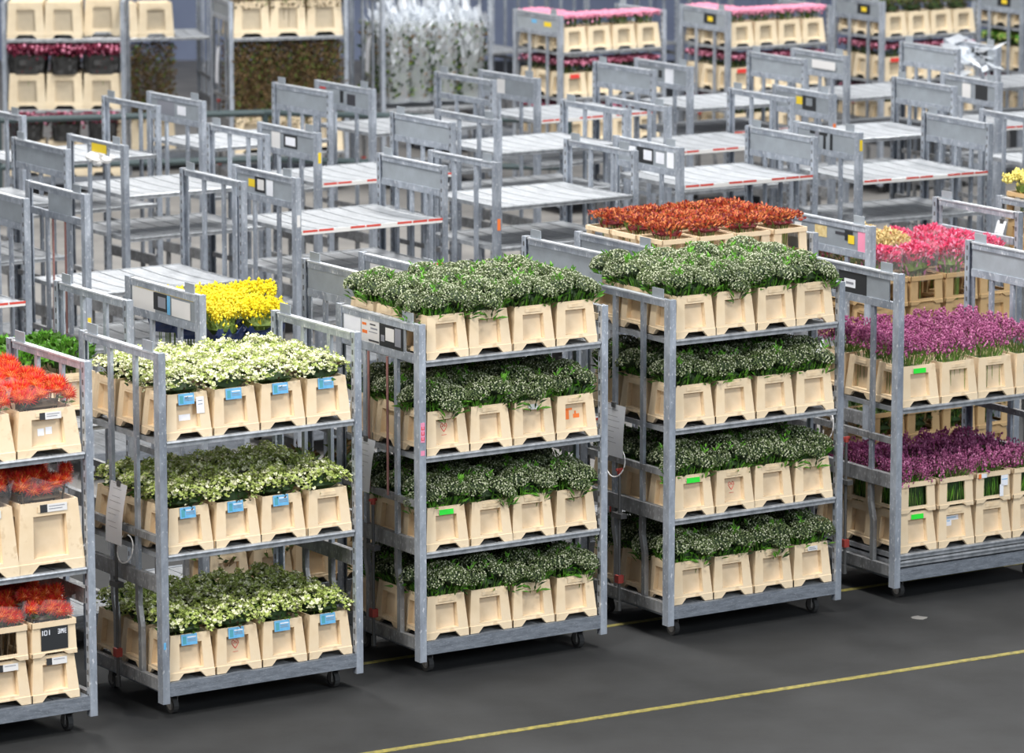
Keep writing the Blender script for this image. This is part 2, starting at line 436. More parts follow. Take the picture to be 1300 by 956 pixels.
def heart(p,c=(-.0,.155),s=.022):
    """red outline emblem of two hooked strokes forming a heart, inside the recess"""
    b=MB(); u0,v0=c
    def Q(u,v): 
        k=1-.14*max(0,(v-.035)/(CH-.035)); return (u,-(CD/2*k-.0330),v)
    for sg in (-1,1):
        pts=[(0,-1.1),(.55,-.5),(.95,.15),(.9,.7),(.5,.95),(.15,.6),(.3,.1),(.55,.35)]
        b.tube([Q(u0+sg*a*s,v0+c_*s*1.1) for a,c_ in pts],.0022,'sticker_red',5)
    b.tube([Q(u0-s*.8,v0-s*2.1),Q(u0+s*.8,v0-s*2.1)],.0012,'sticker_red',4)
    o=obj('emblem',b.mesh('emblem'),p); o['label']='red heart-shaped emblem stamped in the crate recess'
def splash(p):
    front_marks(p,[(-.055,-.030,.11,.17,'sticker_orange',-.0330),(-.055,-.005,.165,.178,'sticker_orange',-.0330),(.0,.045,.115,.140,'sticker_orange',-.0330),(.01,.022,.140,.158,'sticker_orange',-.0330)],name='orange_paint_mark')

ORD=['first','second','third','fourth','fifth','sixth']
RN=['front row','middle row','back row']
def shelfname(i,n): 
    if n==1: return 'the shelf'
    if i==n-1: return 'the deck'
    return {0:'the top shelf',1:'the second shelf',2:'the third shelf'}[i]

# ------------------------------------------------------------------ bunches
def dome_pts(n,rng):
    for i in range(n):
        z=1-(i+.5)/n*1.15; r=math.sqrt(max(0,1-z*z)); a=i*2.399963+rng.uniform(-.15,.15)
        yield (r*math.cos(a),r*math.sin(a),z)
def viburnum(seed,hscale=1.0):
    rng=random.Random(seed); F=MB(); Hd=MB()
    spots=[]
    for ix in range(2):
        for iy in range(2): spots.append(((ix-.5)*.175+rng.uniform(-.02,.02),(iy-.5)*.175+rng.uniform(-.02,.02),0))
    spots.append((rng.uniform(-.04,.04),rng.uniform(-.04,.04),.03))
    spots.append((rng.uniform(-.11,.11),-.145,-.035)); spots.append((rng.choice((-.14,.14)),rng.uniform(-.1,.1),-.02))
    for k,(x,y,dz) in enumerate(spots):
        r=rng.uniform(.082,.108) if k<5 else rng.uniform(.055,.075); z=CH+.086+rng.uniform(-.02,.024)+dz
        tilt=Vector((x*2.6,y*2.6,1)).normalized(); u=tilt.orthogonal().normalized(); v=tilt.cross(u); c0=Vector((x,y,z))
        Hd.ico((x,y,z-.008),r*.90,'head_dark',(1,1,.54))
        n=int(255*(r/.09)**2)
        for (a,b_,c) in dome_pts(n,rng):
            lump=1+.07*math.sin(a*9+seed)*math.cos(b_*8+k)
            p=c0+(u*a+v*b_)*r*lump+tilt*c*r*.60*lump
            Hd.ico(p,rng.uniform(.0046,.0062),'berry_pale' if rng.random()<.30 else 'berry')
        for j in range(5):
            a=rng.uniform(0,2*PI); F.tube([(x*.5,y*.5,.06),(x*.8,y*.8,CH-.02),(x+math.cos(a)*r*.4,y+math.sin(a)*r*.4,z-.02)],.0034,'stem',4)
        for j in range(34):
            a=rng.uniform(0,2*PI); q=rng.uniform(.3,.9)
            F.leaf((x+math.cos(a)*r*q*.7,y+math.sin(a)*r*q*.7,z-rng.uniform(.03,.11)),(math.cos(a)*.55,math.sin(a)*.55,rng.uniform(.1,1)),rng.uniform(.05,.085),rng.uniform(.010,.020),rng.choice(('leaf','leaf_bright','leaf_bright','leaf_dark')),rng)
    for j in range(120):                                   # green stems and leaves rising from the rim
        a=rng.uniform(0,2*PI); q=rng.uniform(.08,.118); qx,qy=max(-.11,min(.11,1.3*math.cos(a)*q)),max(-.11,min(.11,1.3*math.sin(a)*q))
        F.leaf((qx,qy,CH-.04+rng.uniform(0,.03)),(math.cos(a)*.28,math.sin(a)*.28,rng.uniform(.7,1)),rng.uniform(.06,.12),.015,rng.choice(('leaf','leaf_bright','leaf_dark')),rng)
    for j in range(rng.randint(4,7)):                     # bright shoots standing above the heads
        x,y=rng.uniform(-.13,.13),rng.uniform(-.13,.13)
        for q in range(8):
            a=rng.uniform(0,2*PI); F.leaf((x+rng.uniform(-.012,.012),y+rng.uniform(-.012,.012),CH+.145+rng.uniform(-.03,.015)),(math.cos(a)*.7,math.sin(a)*.7,1),rng.uniform(.03,.055),.014,'leaf_bright',rng)
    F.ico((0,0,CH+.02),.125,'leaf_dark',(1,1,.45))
    return F.mesh('viburnum_leaves'),Hd.mesh('viburnum_heads'),'viburnum_bunch'
def cream_bunch(seed,lime=.36):
    rng=random.Random(seed); F=MB(); Hd=MB()
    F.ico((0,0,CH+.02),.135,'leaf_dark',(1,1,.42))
    for j in range(640):
        x,y=rng.uniform(-.155,.155),rng.uniform(-.155,.155)
        bump=.03*math.sin(x*38+seed)*math.cos(y*33+seed*2)
        top=CH+.13+bump+rng.uniform(-.012,.012)-1.7*(x*x+y*y)
        z=top-abs(rng.gauss(0,.022)); 
        q=rng.random(); m='petal_cream' if q<1-lime else 'petal_lime'
        r=rng.uniform(.008,.016); a0=rng.uniform(0,PI); tilt=Vector((rng.uniform(-.6,.6)+x*3,rng.uniform(-.6,.6)+y*3,1)).normalized()
        u=tilt.orthogonal().normalized(); v=tilt.cross(u); c=Vector((x,y,z))
        for k in range(4):                                  # four cupped petals
            t=a0+k*PI/2; d=u*math.cos(t)+v*math.sin(t); e=u*math.cos(t+PI/2)+v*math.sin(t+PI/2)
            Hd.poly([c,c+d*r*.6-e*r*.5+tilt*r*.35,c+d*r+tilt*r*.75,c+d*r*.6+e*r*.5+tilt*r*.35],m)
    for j in range(150):
        a=rng.uniform(0,2*PI); q=rng.uniform(.02,.135); x,y=math.cos(a)*q,math.sin(a)*q
        F.leaf((x,y,CH+rng.uniform(-.01,.09)-1.2*q*q),(math.cos(a)*.8,math.sin(a)*.8,rng.uniform(-.1,1)),rng.uniform(.03,.06),.022,rng.choice(('leaf_olive','leaf','leaf_dark','stem_brown')),rng)
    for j in range(14):
        a=rng.uniform(0,2*PI); q=rng.uniform(.0,.09); F.tube([(math.cos(a)*q*.6,math.sin(a)*q*.6,.06),(math.cos(a)*q,math.sin(a)*q,CH+.04)],.003,'stem',4)
    return F.mesh('cream_leaves'),Hd.mesh('cream_heads'),'cream_flower_bunch'
def pincushion(seed,w=.36,base=CH):
    rng=random.Random(seed); F=MB(); Hd=MB()
    for ix in range(5):
        for iy in range(3):
            x=(ix-2)*w*.21+rng.uniform(-.018,.018); y=(iy-1)*.09+rng.uniform(-.02,.02); z=base+.092+rng.uniform(-.02,.05)-(.035 if iy==0 else 0)
            r=rng.uniform(.042,.054)
            Hd.ico((x,y,z),r*.72,'petal_orange',(1,1,.85))
            for k in range(110):
                cz=1-(k+.5)/110*1.65; cr=math.sqrt(max(0,1-cz*cz)); a=k*2.39996
                d=Vector((cr*math.cos(a),cr*math.sin(a),cz)); c=Vector((x,y,z))
                e=d.orthogonal().normalized()*.0032; g=d.cross(e)
                tip=c+d*r*rng.uniform(1.1,1.4)+Vector((0,0,.004)); bs=c+d*r*.6
                m='petal_red' if rng.random()<.78 else 'petal_orange'
                Hd.poly([bs+e,bs-e*.5+g,tip],m); Hd.poly([bs-e*.5+g,bs-e*.5-g,tip],m); Hd.poly([bs-e*.5-g,bs+e,tip],m)
            F.tube([(x*.6,y*.6,.07),(x,y,z-.02)],.004,'stem_brown',5)
            for k in range(5):
                a=rng.uniform(0,2*PI); F.leaf((x,y,z-.05),(math.cos(a),math.sin(a),.3),.05,.016,rng.choice(('leaf_dark','leaf_olive','stem_brown')),rng)
    F.ico((0,0,base+.01),.12,'stem_brown',(1.3,1,.3))
    return F.mesh('pincushion_leaves'),Hd.mesh('pincushion_heads'),'pincushion_bunch'
def sleeve(seed,rx,ry,z0,z1,flare,m,n=40):
    rng=random.Random(seed); b=MB(); rows=5; i0=len(b.v)
    for r_ in range(rows):
        f=r_/(rows-1); z=z0+(z1-z0)*f
        for k in range(n):
            t=2*PI*k/n; q=1+flare*f+rng.uniform(-.07,.07)*(.4+f); zz=z+(rng.uniform(-.025,.025) if r_==rows-1 else 0)
            c,s_=math.cos(t),math.sin(t)
            pw=.55; b.v.append((rx*q*abs(c)**pw*(1 if c>0 else -1),ry*q*abs(s_)**pw*(1 if s_>0 else -1),zz))
    k_=b.mi(m)
    for r_ in range(rows-1):
        for k in range(n): b.f.append((r_*n+k,r_*n+(k+1)%n,(r_+1)*n+(k+1)%n,(r_+1)*n+k)); b.m.append(k_)
    return b.mesh('sleeve')
def purple(seed,base=CH):
    rng=random.Random(seed); F=MB(); Hd=MB()
    for j in range(64):
        x,y=rng.uniform(-.12,.12),rng.uniform(-.12,.12)
        tx,ty=x*1.25+rng.uniform(-.025,.025),y*1.25+rng.uniform(-.025,.025); z1=base+(.145 if base<.4 else .105)+rng.uniform(-.035,.035)-1.0*(x*x+y*y)
        F.tube([(x,y,base-.2),(x,y,base),(tx,ty,z1-.03)],.002,'stem',3)
        for k in range(13):
            f=rng.random(); r=.026*(1-f*.75); a=rng.uniform(0,2*PI)
            Hd.octa((tx+math.cos(a)*r,ty+math.sin(a)*r,z1-.055+f*.085),rng.uniform(.005,.009),'petal_purple' if rng.random()<.85 else 'petal_mauve',1.5)
    for j in range(70):
        x,y=rng.uniform(-.12,.12),rng.uniform(-.12,.12)
        F.leaf((x,y,base-.03),(rng.uniform(-.3,.3)+x*2,rng.uniform(-.3,.3)+y*2,1),rng.uniform(.07,.13),.008,rng.choice(('leaf','leaf_bright','leaf_olive')),rng)
    if base>.4:
        for j in range(170):
            sd=rng.choice((0,1,2,3)); t=rng.uniform(-.115,.115); q=.112
            x,y=((t,-q),(t,q),(-q,t),(q,t))[sd]
            F.leaf((x,y,CH+.0+rng.uniform(0,.04)),(rng.uniform(-.15,.15),rng.uniform(-.15,.15),1),rng.uniform(.10,.17),.007,rng.choice(('leaf','leaf_bright','stem','leaf_dark')),rng)
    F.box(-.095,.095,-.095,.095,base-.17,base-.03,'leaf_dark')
    return F.mesh('purple_leaves'),Hd.mesh('purple_heads'),'purple_flower_bunch'
def tuft(seed,name,base,height,mats,leafmats,n=260,size=(.02,.035),spread=.135,stem='stem',shape='leaf',cover=True,boxy=False,flat=1.0,wob=0):
    """generic dense bunch: coloured crown over leafy stems"""
    rng=random.Random(seed); F=MB(); Hd=MB()
    for j in range(n):
        a=rng.uniform(0,2*PI); q=spread*math.sqrt(rng.random()); x,y=math.cos(a)*q,math.sin(a)*q
        if boxy: x,y=rng.uniform(-spread,spread),rng.uniform(-spread,spread); q=math.hypot(x,y)*.6
        z=base+height-2.0*q*q*height/.1*.6*flat-(abs(rng.gauss(0,height*.16)) if height<.5 else rng.uniform(0,height*.95))+wob*math.sin(x*45+seed)*math.cos(y*40+seed)
        m=rng.choice(mats); s_=rng.uniform(*size)
        if shape=='leaf': Hd.leaf((x,y,z-s_*.5),(rng.uniform(-.8,.8)+x*4,rng.uniform(-.8,.8)+y*4,.8),s_,s_*.5,m,rng)
        elif shape=='ball': Hd.ico((x,y,z),s_*.5,m)
        else: Hd.octa((x,y,z),s_*.4,m,1.3)
    for j in range(90):
        a=rng.uniform(0,2*PI); q=spread*.9*math.sqrt(rng.random()); x,y=math.cos(a)*q,math.sin(a)*q
        F.leaf((x*.8,y*.8,base+rng.uniform(-.02,height*.5)),(x*4,y*4,1),rng.uniform(.05,.09),.014,rng.choice(leafmats),rng)
    for j in range(16):
        a=rng.uniform(0,2*PI); q=spread*.7*math.sqrt(rng.random()); x,y=math.cos(a)*q,math.sin(a)*q
        F.tube([(x*.8,y*.8,.06),(x,y,base+height*.6)],.003,stem,4)
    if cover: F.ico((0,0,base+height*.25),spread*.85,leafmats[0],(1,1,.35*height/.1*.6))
    return F.mesh(name+'_leaves'),Hd.mesh(name+'_heads'),name
V=[viburnum(i) for i in range(4)]
CR=[cream_bunch(i) for i in range(3)]
CR2=[cream_bunch(i+9,.68) for i in range(3)]
PC=[pincushion(i) for i in range(2)]
PCT=[pincushion(5,base=.40)]
PCC=[pincushion(7,w=.28,base=.455)]
PU=[purple(i) for i in range(3)]
PUC=[purple(i+5,base=.445) for i in range(3)]
RUST=[tuft(i,'rust_leaf_bunch',.20,.11,('leaf_rust','leaf_rust','leaf_coral','leaf_coral','leaf_wine'),('leaf_wine','leaf_rust','leaf_olive'),620,(.02,.04),.13,boxy=True,wob=.012) for i in range(2)]
YEL=[tuft(i,'yellow_flower_bunch',.55,.20,('petal_yellow',),('leaf_olive','leaf_olive','petal_yellow'),640,(.014,.028),.145,shape='octa',boxy=True,wob=.03) for i in range(2)]
LEM=[tuft(3,'lemon_flower_bunch',.445,.17,('petal_lemon',),('leaf_olive','petal_lemon'),640,(.02,.036),.17,shape='octa',boxy=True,wob=.02)]
SAND=[tuft(4,'sand_flower_bunch',.445,.30,('petal_sand',),('leaf_olive','petal_sand'),560,(.03,.05),.15,wob=.01)]
PINK=[tuft(6,'pink_flower_bunch',.445,.24,('petal_pink','petal_pink','petal_pink','petal_rose'),('leaf_olive','petal_mauve'),620,(.03,.05),.12,wob=.01)]
ROSE=[tuft(i+8,'rose_pink_bunch',CH,.135,('petal_rose',),('leaf_dark','leaf_olive'),420,(.024,.04),.15,shape='octa',boxy=True,flat=.25,cover=False) for i in range(2)]
WINE=[tuft(i+8,'wine_red_bunch',CH,.135,('petal_wine','petal_wine','petal_rose'),('leaf_dark','leaf_dark'),420,(.024,.04),.15,shape='octa',boxy=True,flat=.25,cover=False) for i in range(2)]
WINET=[tuft(12,'wine_red_bunch',.40,.32,('petal_wine','petal_wine','petal_wine','petal_rose'),('leaf_wine','leaf_dark'),560,(.03,.05),.205,shape='octa',boxy=True,flat=.1,cover=False)]
BROWN=[tuft(i+15,'brown_twig_bunch',.30,.95,('twig_brown','twig_brown','twig_brown','stem_brown','twig_brown','leaf_olive'),('twig_brown','stem_brown'),2600,(.025,.06),.21,stem='twig_brown',boxy=True,flat=.1,cover=False) for i in range(2)]
for _b in BROWN: pass
GREEN=[tuft(20,'green_leaf_bunch',CH,.20,('leaf','leaf_bright'),('leaf_dark','leaf'),300,(.05,.08),.15)]
DARKB=[tuft(27,'dark_foliage_bunch',CH,.15,('leaf_dark','stem_brown','leaf_olive'),('leaf_dark','stem_brown'),380,(.03,.05),.145,boxy=True,flat=.25)]
GREENC=[tuft(21,'green_leaf_bunch',.28,.20,('leaf_dark','leaf_olive'),('leaf_dark','leaf'),300,(.03,.06),.125,boxy=True)]
LIMEB=[tuft(22,'lime_flower_bunch',CH,.15,('petal_lime','leaf_bright'),('leaf_dark','leaf'),260,(.03,.05),.14,shape='ball')]
OLIVE=[tuft(23,'olive_foliage_bunch',.35,.55,('leaf_olive','leaf_dark','twig_brown'),('leaf_olive','leaf_dark'),700,(.05,.09),.16)]
WRAPF=[tuft(24,'wrapped_foliage_bunch',.10,.85,('leaf_olive','leaf_dark','twig_brown','leaf_dark'),('leaf_olive','leaf_dark'),900,(.06,.10),.15,boxy=True,flat=.1,cover=False)]

def put_bunch(var,pos,rz,label,cat,group,film_m=None,extra=None,scale=1):
    me,hd,name=var
    o=obj(name,me,None,pos,rz); tag(o,label,cat,group)
    if hd: obj('flower_heads',hd,o)
    if film_m: obj('plastic_sleeve',film_m,o)
    if scale!=1: o.scale=(scale,scale,scale)
    return o
def world(t,x,y,z):
    a=t.rotation_euler.z; return (t.location.x+math.cos(a)*x-math.sin(a)*y, t.location.y+math.sin(a)*x+math.cos(a)*y, z)

rngG=random.Random(77)
BGRP={}
def load(t,z,cname,plant,variants,sname,crate=CRATE,cw=None,cols=4,rows=3,stack=None,crate_kind='cream crate',marks=None,film_m=None,filt=None,bunches=True,pitch=None,x0=None,blabel=None,clean=True,turn=(0,PI/2,PI,-PI/2),rnd=True,bfilt=None,upright=False,zoff=0):
    """fill one shelf of a trolley with crates and one bunch in each; returns crates by (row, col)"""
    px=pitch or (W-2*PX-.02)/cols; py=(D-.04)/3; xs=x0 if x0 is not None else PX+.01
    yaw=t.rotation_euler.z; out={}
    for r in range(rows):
        for c in range(cols):
            if filt and not filt(r,c): continue
            lx=xs+px*(c+.5); ly=.02+py*(r+.5) if rows>1 or True else D/2
            jz=rngG.uniform(-.012,.012); p=world(t,lx+rngG.uniform(-.002,.002),ly+rngG.uniform(-.004,.004),z)
            where='%s %s from left, %s of %s'%(RN[r],ORD[c],sname.replace('the ',''),cname.replace('the ',''))
            o=obj('flower_crate',crate,None,p,yaw+jz); tag(o,'%s, %s'%(crate_kind,where),'crate','crates on %s of %s'%(sname,cname))
            out[(r,c)]=o
            if stack:
                q=obj('crate_collar',stack,None,(p[0],p[1],p[2]+CH-.004),yaw+jz)
                tag(q,'open-sided crate collar, %s'%where,'crate collar','crate collars on %s of %s'%(sname,cname)); out[('s',r,c)]=q
            if bunches and (bfilt is None or bfilt(r,c)):
                v=rngG.choice(variants)
                put_bunch(v,(p[0],p[1],p[2]+zoff),yaw+(rngG.choice(turn) if rnd else 0),'%s, %s'%(plant,where),'flowers','bunches on %s of %s'%(sname,cname),film_m)
    if marks:
        for k,fs in marks.items():
            for f in fs: f(out[k])
    return out

def paper_note(t,y,z,w=.18,h=.32,label='',curl=.04,lines=True,xo=-.03,tilt=.12):
    b=MB(); n=8
    def P(u,v):
        uu=(u-.5)*w; zz=-v*h; return (-curl*math.sin(v*PI)*.5-curl*(v**2)*.8, uu+tilt*v*h*.5, zz)
    for i in range(n):
        v0,v1=i/n,(i+1)/n
        b.poly([P(0,v0),P(1,v0),P(1,v1),P(0,v1)],'paper')
        for k,(a,e) in enumerate(((.12,.6),(.12,.8),(.2,.7))):
            vv=v0+(v1-v0)*(k+.4)/3; pa,pb=P(1-a,vv),P(1-e,vv)
            if lines and (i*3+k)%5 in (0,2) and i<6: b.poly([(pa[0]-.001,pa[1],pa[2]),(pb[0]-.001,pb[1],pb[2]),(pb[0]-.001,pb[1],pb[2]-.003),(pa[0]-.001,pa[1],pa[2]-.003)],'print_mid')
    b.box(-.008,.004,-.02,.02,-.02,.012,'rod_dark')
    p=world(t,xo,y,z); o=obj('delivery_note',b.mesh('delivery_note'),None,p,t.rotation_euler.z); tag(o,label,'paper'); return o
def wire_loop(t,y,z,r,label):
    b=MB(); b.tube([(-.01+.02*math.sin(a),r*math.cos(a),-r*.9+r*.9*math.sin(a)) for a in [PI/2+2*PI*i/20*.9 for i in range(21)]],.004,'sticker_white',6)
    o=obj('cable_loop',b.mesh('cable_loop'),None,world(t,-.02,y,z),t.rotation_euler.z); tag(o,label,'cable')

# ------------------------------------------------------------------ setting
b=MB(); b.box(-16,18,14,80,-.12,0,'asphalt'); fl=obj('floor',b.mesh('floor')); tag(fl,kind='structure')
def along(ox,oy,yaw,pts): 
    c,s_=math.cos(R(yaw)),math.sin(R(yaw)); return [(ox+c*x-s_*y,oy+s_*x+c*y) for x,y in pts]
# pale concrete bay behind the second line of trolleys
q=along(-8,24.9,32.6,[(-8,0),(24,0),(24,60),(-30,60)])
b=MB(); b.poly([(x,y,.004) for x,y in q],'concrete'); b.poly([(x,y,.0) for x,y in q][::-1],'concrete')
for i in range(4):
    (xa,ya),(xb,yb)=q[i],q[(i+1)%4]; b.poly([(xa,ya,0),(xb,yb,0),(xb,yb,.004),(xa,ya,.004)],'concrete')
o=obj('floor_bay',b.mesh('floor_bay')); tag(o,kind='structure')
def line(x0,y0,x1,y1,w,name='floor_line'):
    b=MB(); d=Vector((x1-x0,y1-y0,0)); L=d.length; b.box(0,L,-w/2,w/2,0,.003,'line_yellow')
    o=obj(name,b.mesh(name),None,(x0,y0,.0),math.atan2(d.y,d.x)); return o
tag(line(-1.8,21.85,7.5,27.35,.055),'worn yellow floor line running along the front edge of the aisle','floor marking')
tag(line(-1.9,23.85,6.9,29.4,.045),'yellow floor line passing beneath the loaded trolleys','floor marking')
b=MB(); rng=random.Random(2); n=9
pts=[(math.cos(2*PI*k/n)*.055*rng.uniform(.6,1.1),math.sin(2*PI*k/n)*.05*rng.uniform(.7,1.1)) for k in range(n)]
b.poly([(a,c,.003) for a,c in pts],'concrete')
for k in range(n):
    a,c=pts[k],pts[(k+1)%n]; b.poly([(a[0],a[1],0),(c[0],c[1],0),(c[0],c[1],.003),(a[0],a[1],.003)],'concrete')
o=obj('floor_scrap',b.mesh('floor_scrap'),None,(2.59,25.66,0),.2); tag(o,'pale scrap lying on the dark floor in front of the purple flower trolley','scrap')
b=MB()
b.box(-14,16,60,60.3,0,4.5,'wall_blue')
for i in range(60): b.box(-14+i*.5,-14+i*.5+.06,59.94,60,0,4.5,'wall_blue')
o=obj('wall_back',b.mesh('wall_back')); tag(o,kind='structure')

# ------------------------------------------------------------------ front line of loaded trolleys
A_RED='red flower trolley'; A_WH='white flower trolley'; A_V1='left viburnum trolley'; A_V2='right viburnum trolley'; A_PU='purple flower trolley'
t1=trolley(-3.49,22.16,33.5,'plainL','plain',(1.63,.965),'galvanized trolley carrying red pincushion flowers at the far left, cut by the frame')
t2=trolley(-2.01,23.14,33.4,'plainL','plain',(1.63,.965),'galvanized trolley carrying white-green flowers, three levels with blue cards',plate_range=None)
t3=trolley(-.55,24.12,32.7,'sign','plain',(1.925,1.345,.76),'galvanized trolley of viburnum crates with paper signs on its end frame',
   stickers=[(.70,.90,H-.19,H-.05,'paper'),(.48,.69,H-.19,H-.05,'sticker_white'),(.62,.68,H-.14,H-.12,'sticker_orange'),(.63,.68,H-.09,H-.075,'sticker_orange'),(.50,.58,H-.105,H-.095,'print_grey'),(.50,.60,H-.125,H-.12,'print_grey'),(.52,.585,H-.08,H-.072,'print_dark'),(.48,.60,H-.18,H-.17,'print_dark'),(.20,.47,H-.2,H-.05,'sticker_black'),(.30,.40,H-.15,H-.07,'sticker_white'),(.22,.29,H-.17,H-.06,'print_grey'),(.41,.45,H-.16,H-.12,'print_grey')],plate_range=(.18,D-PY))
t4=trolley(.97,25.03,33.0,'plainL','plain',(1.895,1.335,.765),'galvanized trolley of viburnum crates with plain barred end frame beside the purple flower trolley')
t5=trolley(2.47,26.06,32.2,'sign','solid',(1.27,),'galvanized trolley carrying purple flowers, black sign on its end frame',
   stickers=[(.36,.66,H-.2,H-.045,'sticker_black'),(.48,.60,H-.155,H-.10,'paper'),(.50,.58,H-.135,H-.12,'print_grey')],plate_range=(.12,D-PY))
_f=[c for c in t3.children if c.name.startswith('end_frame')][0]
for yy in (.36,.58):
    r=obj('rod',ROD['rod_red'],_f,(-.004,yy,1.06)); r.scale=(1,1,H-.24-1.06)
# purple trolley: a spare shelf laid on the deck
sp=obj('spare_shelf',SHELF,None,world(t5,0,0,.262),t5.rotation_euler.z); tag(sp,'spare slatted shelf laid flat on the deck of the purple flower trolley','shelf'); obj('shelf_lip',LIP['plain'],sp)
sp=obj('spare_shelf',SHELF,None,world(t5,0,0,.308),t5.rotation_euler.z); tag(sp,'upper spare shelf under the lower crates of the purple flower trolley','shelf'); obj('shelf_lip',LIP['plain'],sp)
# stickers on the posts
def post_tag(t,z0,z1,m,label=None,x=PX*.2,w=PX*.6,text=False):
    b=MB(); b.box(x,x+w,-.0015,0,z0,z1,m)
    if text:
        zc=z0+.012
        for k in range(3):
            b.box(x+.004,x+w-.004,-.0025,-.0015,zc,zc+.004,'sticker_red'); b.box(x+.004,x+.008,-.0025,-.0015,zc,zc+.02,'sticker_red'); b.box(x+w-.008,x+w-.004,-.0025,-.0015,zc,zc+.02,'sticker_red'); zc+=.032
    fr=[c for c in t.children if c.name.startswith('end_frame')][0]
    o=obj('post_sticker',b.mesh('post_sticker'),fr); 
    if label: o['label']=label
post_tag(t3,1.44,1.56,'sticker_pink','pink sticker with red strokes on the front post',text=True)
post_tag(t3,1.36,1.39,'sticker_pink')
post_tag(t2,.42,.46,'card_blue',w=PX*.3)

clear=sleeve(1,.19,.135,CH-.03,CH+.13,.12,'film_clear')
clear_t=sleeve(1,.19,.135,.37,.53,.12,'film_clear')
clear_c=sleeve(2,.15,.135,.42,.57,.12,'film_clear')
cl=lambda w: (lambda p: front_marks(p,[(-.05,-.015,.205,.245,'sticker_black',.005),(-.015,.085,.205,.245,'sticker_white',.005),(-.005,.075,.232,.236,'print_grey',.0058),(-.005,.06,.220,.224,'print_grey',.0058)],w=.40,d=.30,name='paper_label'))
cl2=lambda p: front_marks(p,[(-.06,-.015,.34,.385,'sticker_black',.005),(-.015,.11,.34,.385,'sticker_white',.005),(-.005,.095,.37,.374,'print_grey',.0058),(-.005,.08,.355,.359,'print_grey',.0058)],w=.42,d=.30,h=.40,top=.86,foot=.045,name='paper_label')
fade=lambda p: front_marks(p,[(-.05,-.01,.11,.15,'paper',-.0330),(.0,.04,.115,.155,'paper',-.0330)],w=.40,d=.30,name='worn_label')
load(t1,1.633,A_RED,'sleeved red pincushion flowers',PC,'the top shelf',WIDE,cols=3,filt=lambda r,c:c>0,crate_kind='wide cream crate',film_m=clear,rnd=False,marks={(0,2):[cl(0),fade],(0,1):[cl(0)]})
load(t1,.968,A_RED,'red pincushion flowers',PCT,'the second shelf',TALL,cols=3,filt=lambda r,c:c>0,crate_kind='tall wide cream crate',film_m=clear_t,rnd=False,marks={(0,2):[cl2],(0,1):[cl2]})
def stencil(p):
    """black window card with the pale characters 101 and 3ME"""
    b=MB(); y=-.5*CD*.95-.001
    b.box(-.085,.085,y-.001,y,.035,.168,'sticker_black')
    def seg(x,z,s_): b.box(x,x+s_[0],y-.003,y-.001,z,z+s_[1],'paper')
    for x in (-.078,-.035): seg(x,.125,(.005,.028))
    for x in (-.066,-.050): seg(x,.125,(.004,.028))
    for z in (.125,.149): seg(-.066,z,(.02,.004))
    for z in (.125,.137,.149): seg(.022,z,(.013,.004)); seg(.062,z,(.013,.004))
    seg(.032,.125,(.004,.028)); seg(.062,.125,(.004,.028))
    seg(.041,.125,(.004,.028)); seg(.053,.125,(.004,.028)); seg(.0465,.138,(.005,.013))
    o=obj('window_card',b.mesh('window_card'),p); o['label']='black card behind the collar window with pale characters'
lowl=lambda p: front_marks(p,[(-.05,-.015,.205,.245,'sticker_black',.005),(-.015,.08,.205,.245,'sticker_white',.005),(-.005,.065,.232,.236,'print_grey',.0058)],name='paper_label')
cr=load(t1,.218,A_RED,'red pincushion flowers',PCC,'the deck',CRATE,cols=4,filt=lambda r,c:c in (1,2,3),stack=COLLAR,film_m=clear_c,rnd=False,marks={(0,2):[lowl],(0,3):[lowl]},x0=PX-.03)
stencil(cr[('s',0,3)])

wl=lambda p: front_marks(p,[(.055,.105,.14,.235,'paper',.005),(.065,.095,.21,.214,'print_grey',.0058),(.065,.095,.19,.194,'print_grey',.0058)],name='paper_label')
fd=lambda p: front_marks(p,[(-.045,.03,.10,.135,'paper',-.0330)],name='worn_label')
load(t2,1.633,A_WH,'white-green flowers',CR,'the top shelf',marks={(0,0):[blue_card,wl,fd],(0,1):[blue_card],(0,2):[blue_card],(0,3):[blue_card]})
load(t2,.968,A_WH,'white-green flowers',CR2,'the second shelf',marks={(0,0):[blue_card],(0,1):[blue_card],(0,2):[blue_card]})
load(t2,.218,A_WH,'white-green flowers',CR2,'the deck',marks={(0,0):[blue_card],(0,1):[blue_card,heart],(0,2):[blue_card],(0,3):[blue_card]})
tornw=lambda p: front_marks(p,[(-.035,.03,.215,.238,'sticker_white',.006),(-.02,.045,.205,.222,'sticker_white',.0065)],name='torn_label')
load(t3,1.928,A_V1,'budded viburnum with leaves',V,'the top shelf')
load(t3,1.348,A_V1,'budded viburnum with leaves',V,'the second shelf',marks={(0,0):[heart],(0,2):[tornw],(0,3):[splash]})
load(t3,.763,A_V1,'budded viburnum with leaves',V,'the third shelf',marks={(0,0):[green_sticker]})
load(t3,.218,A_V1,'budded viburnum with leaves',V,'the deck')
load(t4,1.898,A_V2,'budded viburnum with leaves',V,'the top shelf')
load(t4,1.338,A_V2,'budded viburnum with leaves',V,'the second shelf')
load(t4,.768,A_V2,'budded viburnum with leaves',V,'the third shelf',marks={(0,0):[green_sticker],(0,1):[heart]})
load(t4,.218,A_V2,'budded viburnum with leaves',V,'the deck',marks={(0,3):[lambda p: white_label(p,(-.03,.045))]})
teal=lambda p: front_marks(p,[(-.05,.06,.12,.18,'sticker_teal',-.0330),(-.04,.05,.155,.160,'print_dark',-.0322),(-.04,.04,.135,.140,'print_dark',-.0322)],name='teal_sticker')
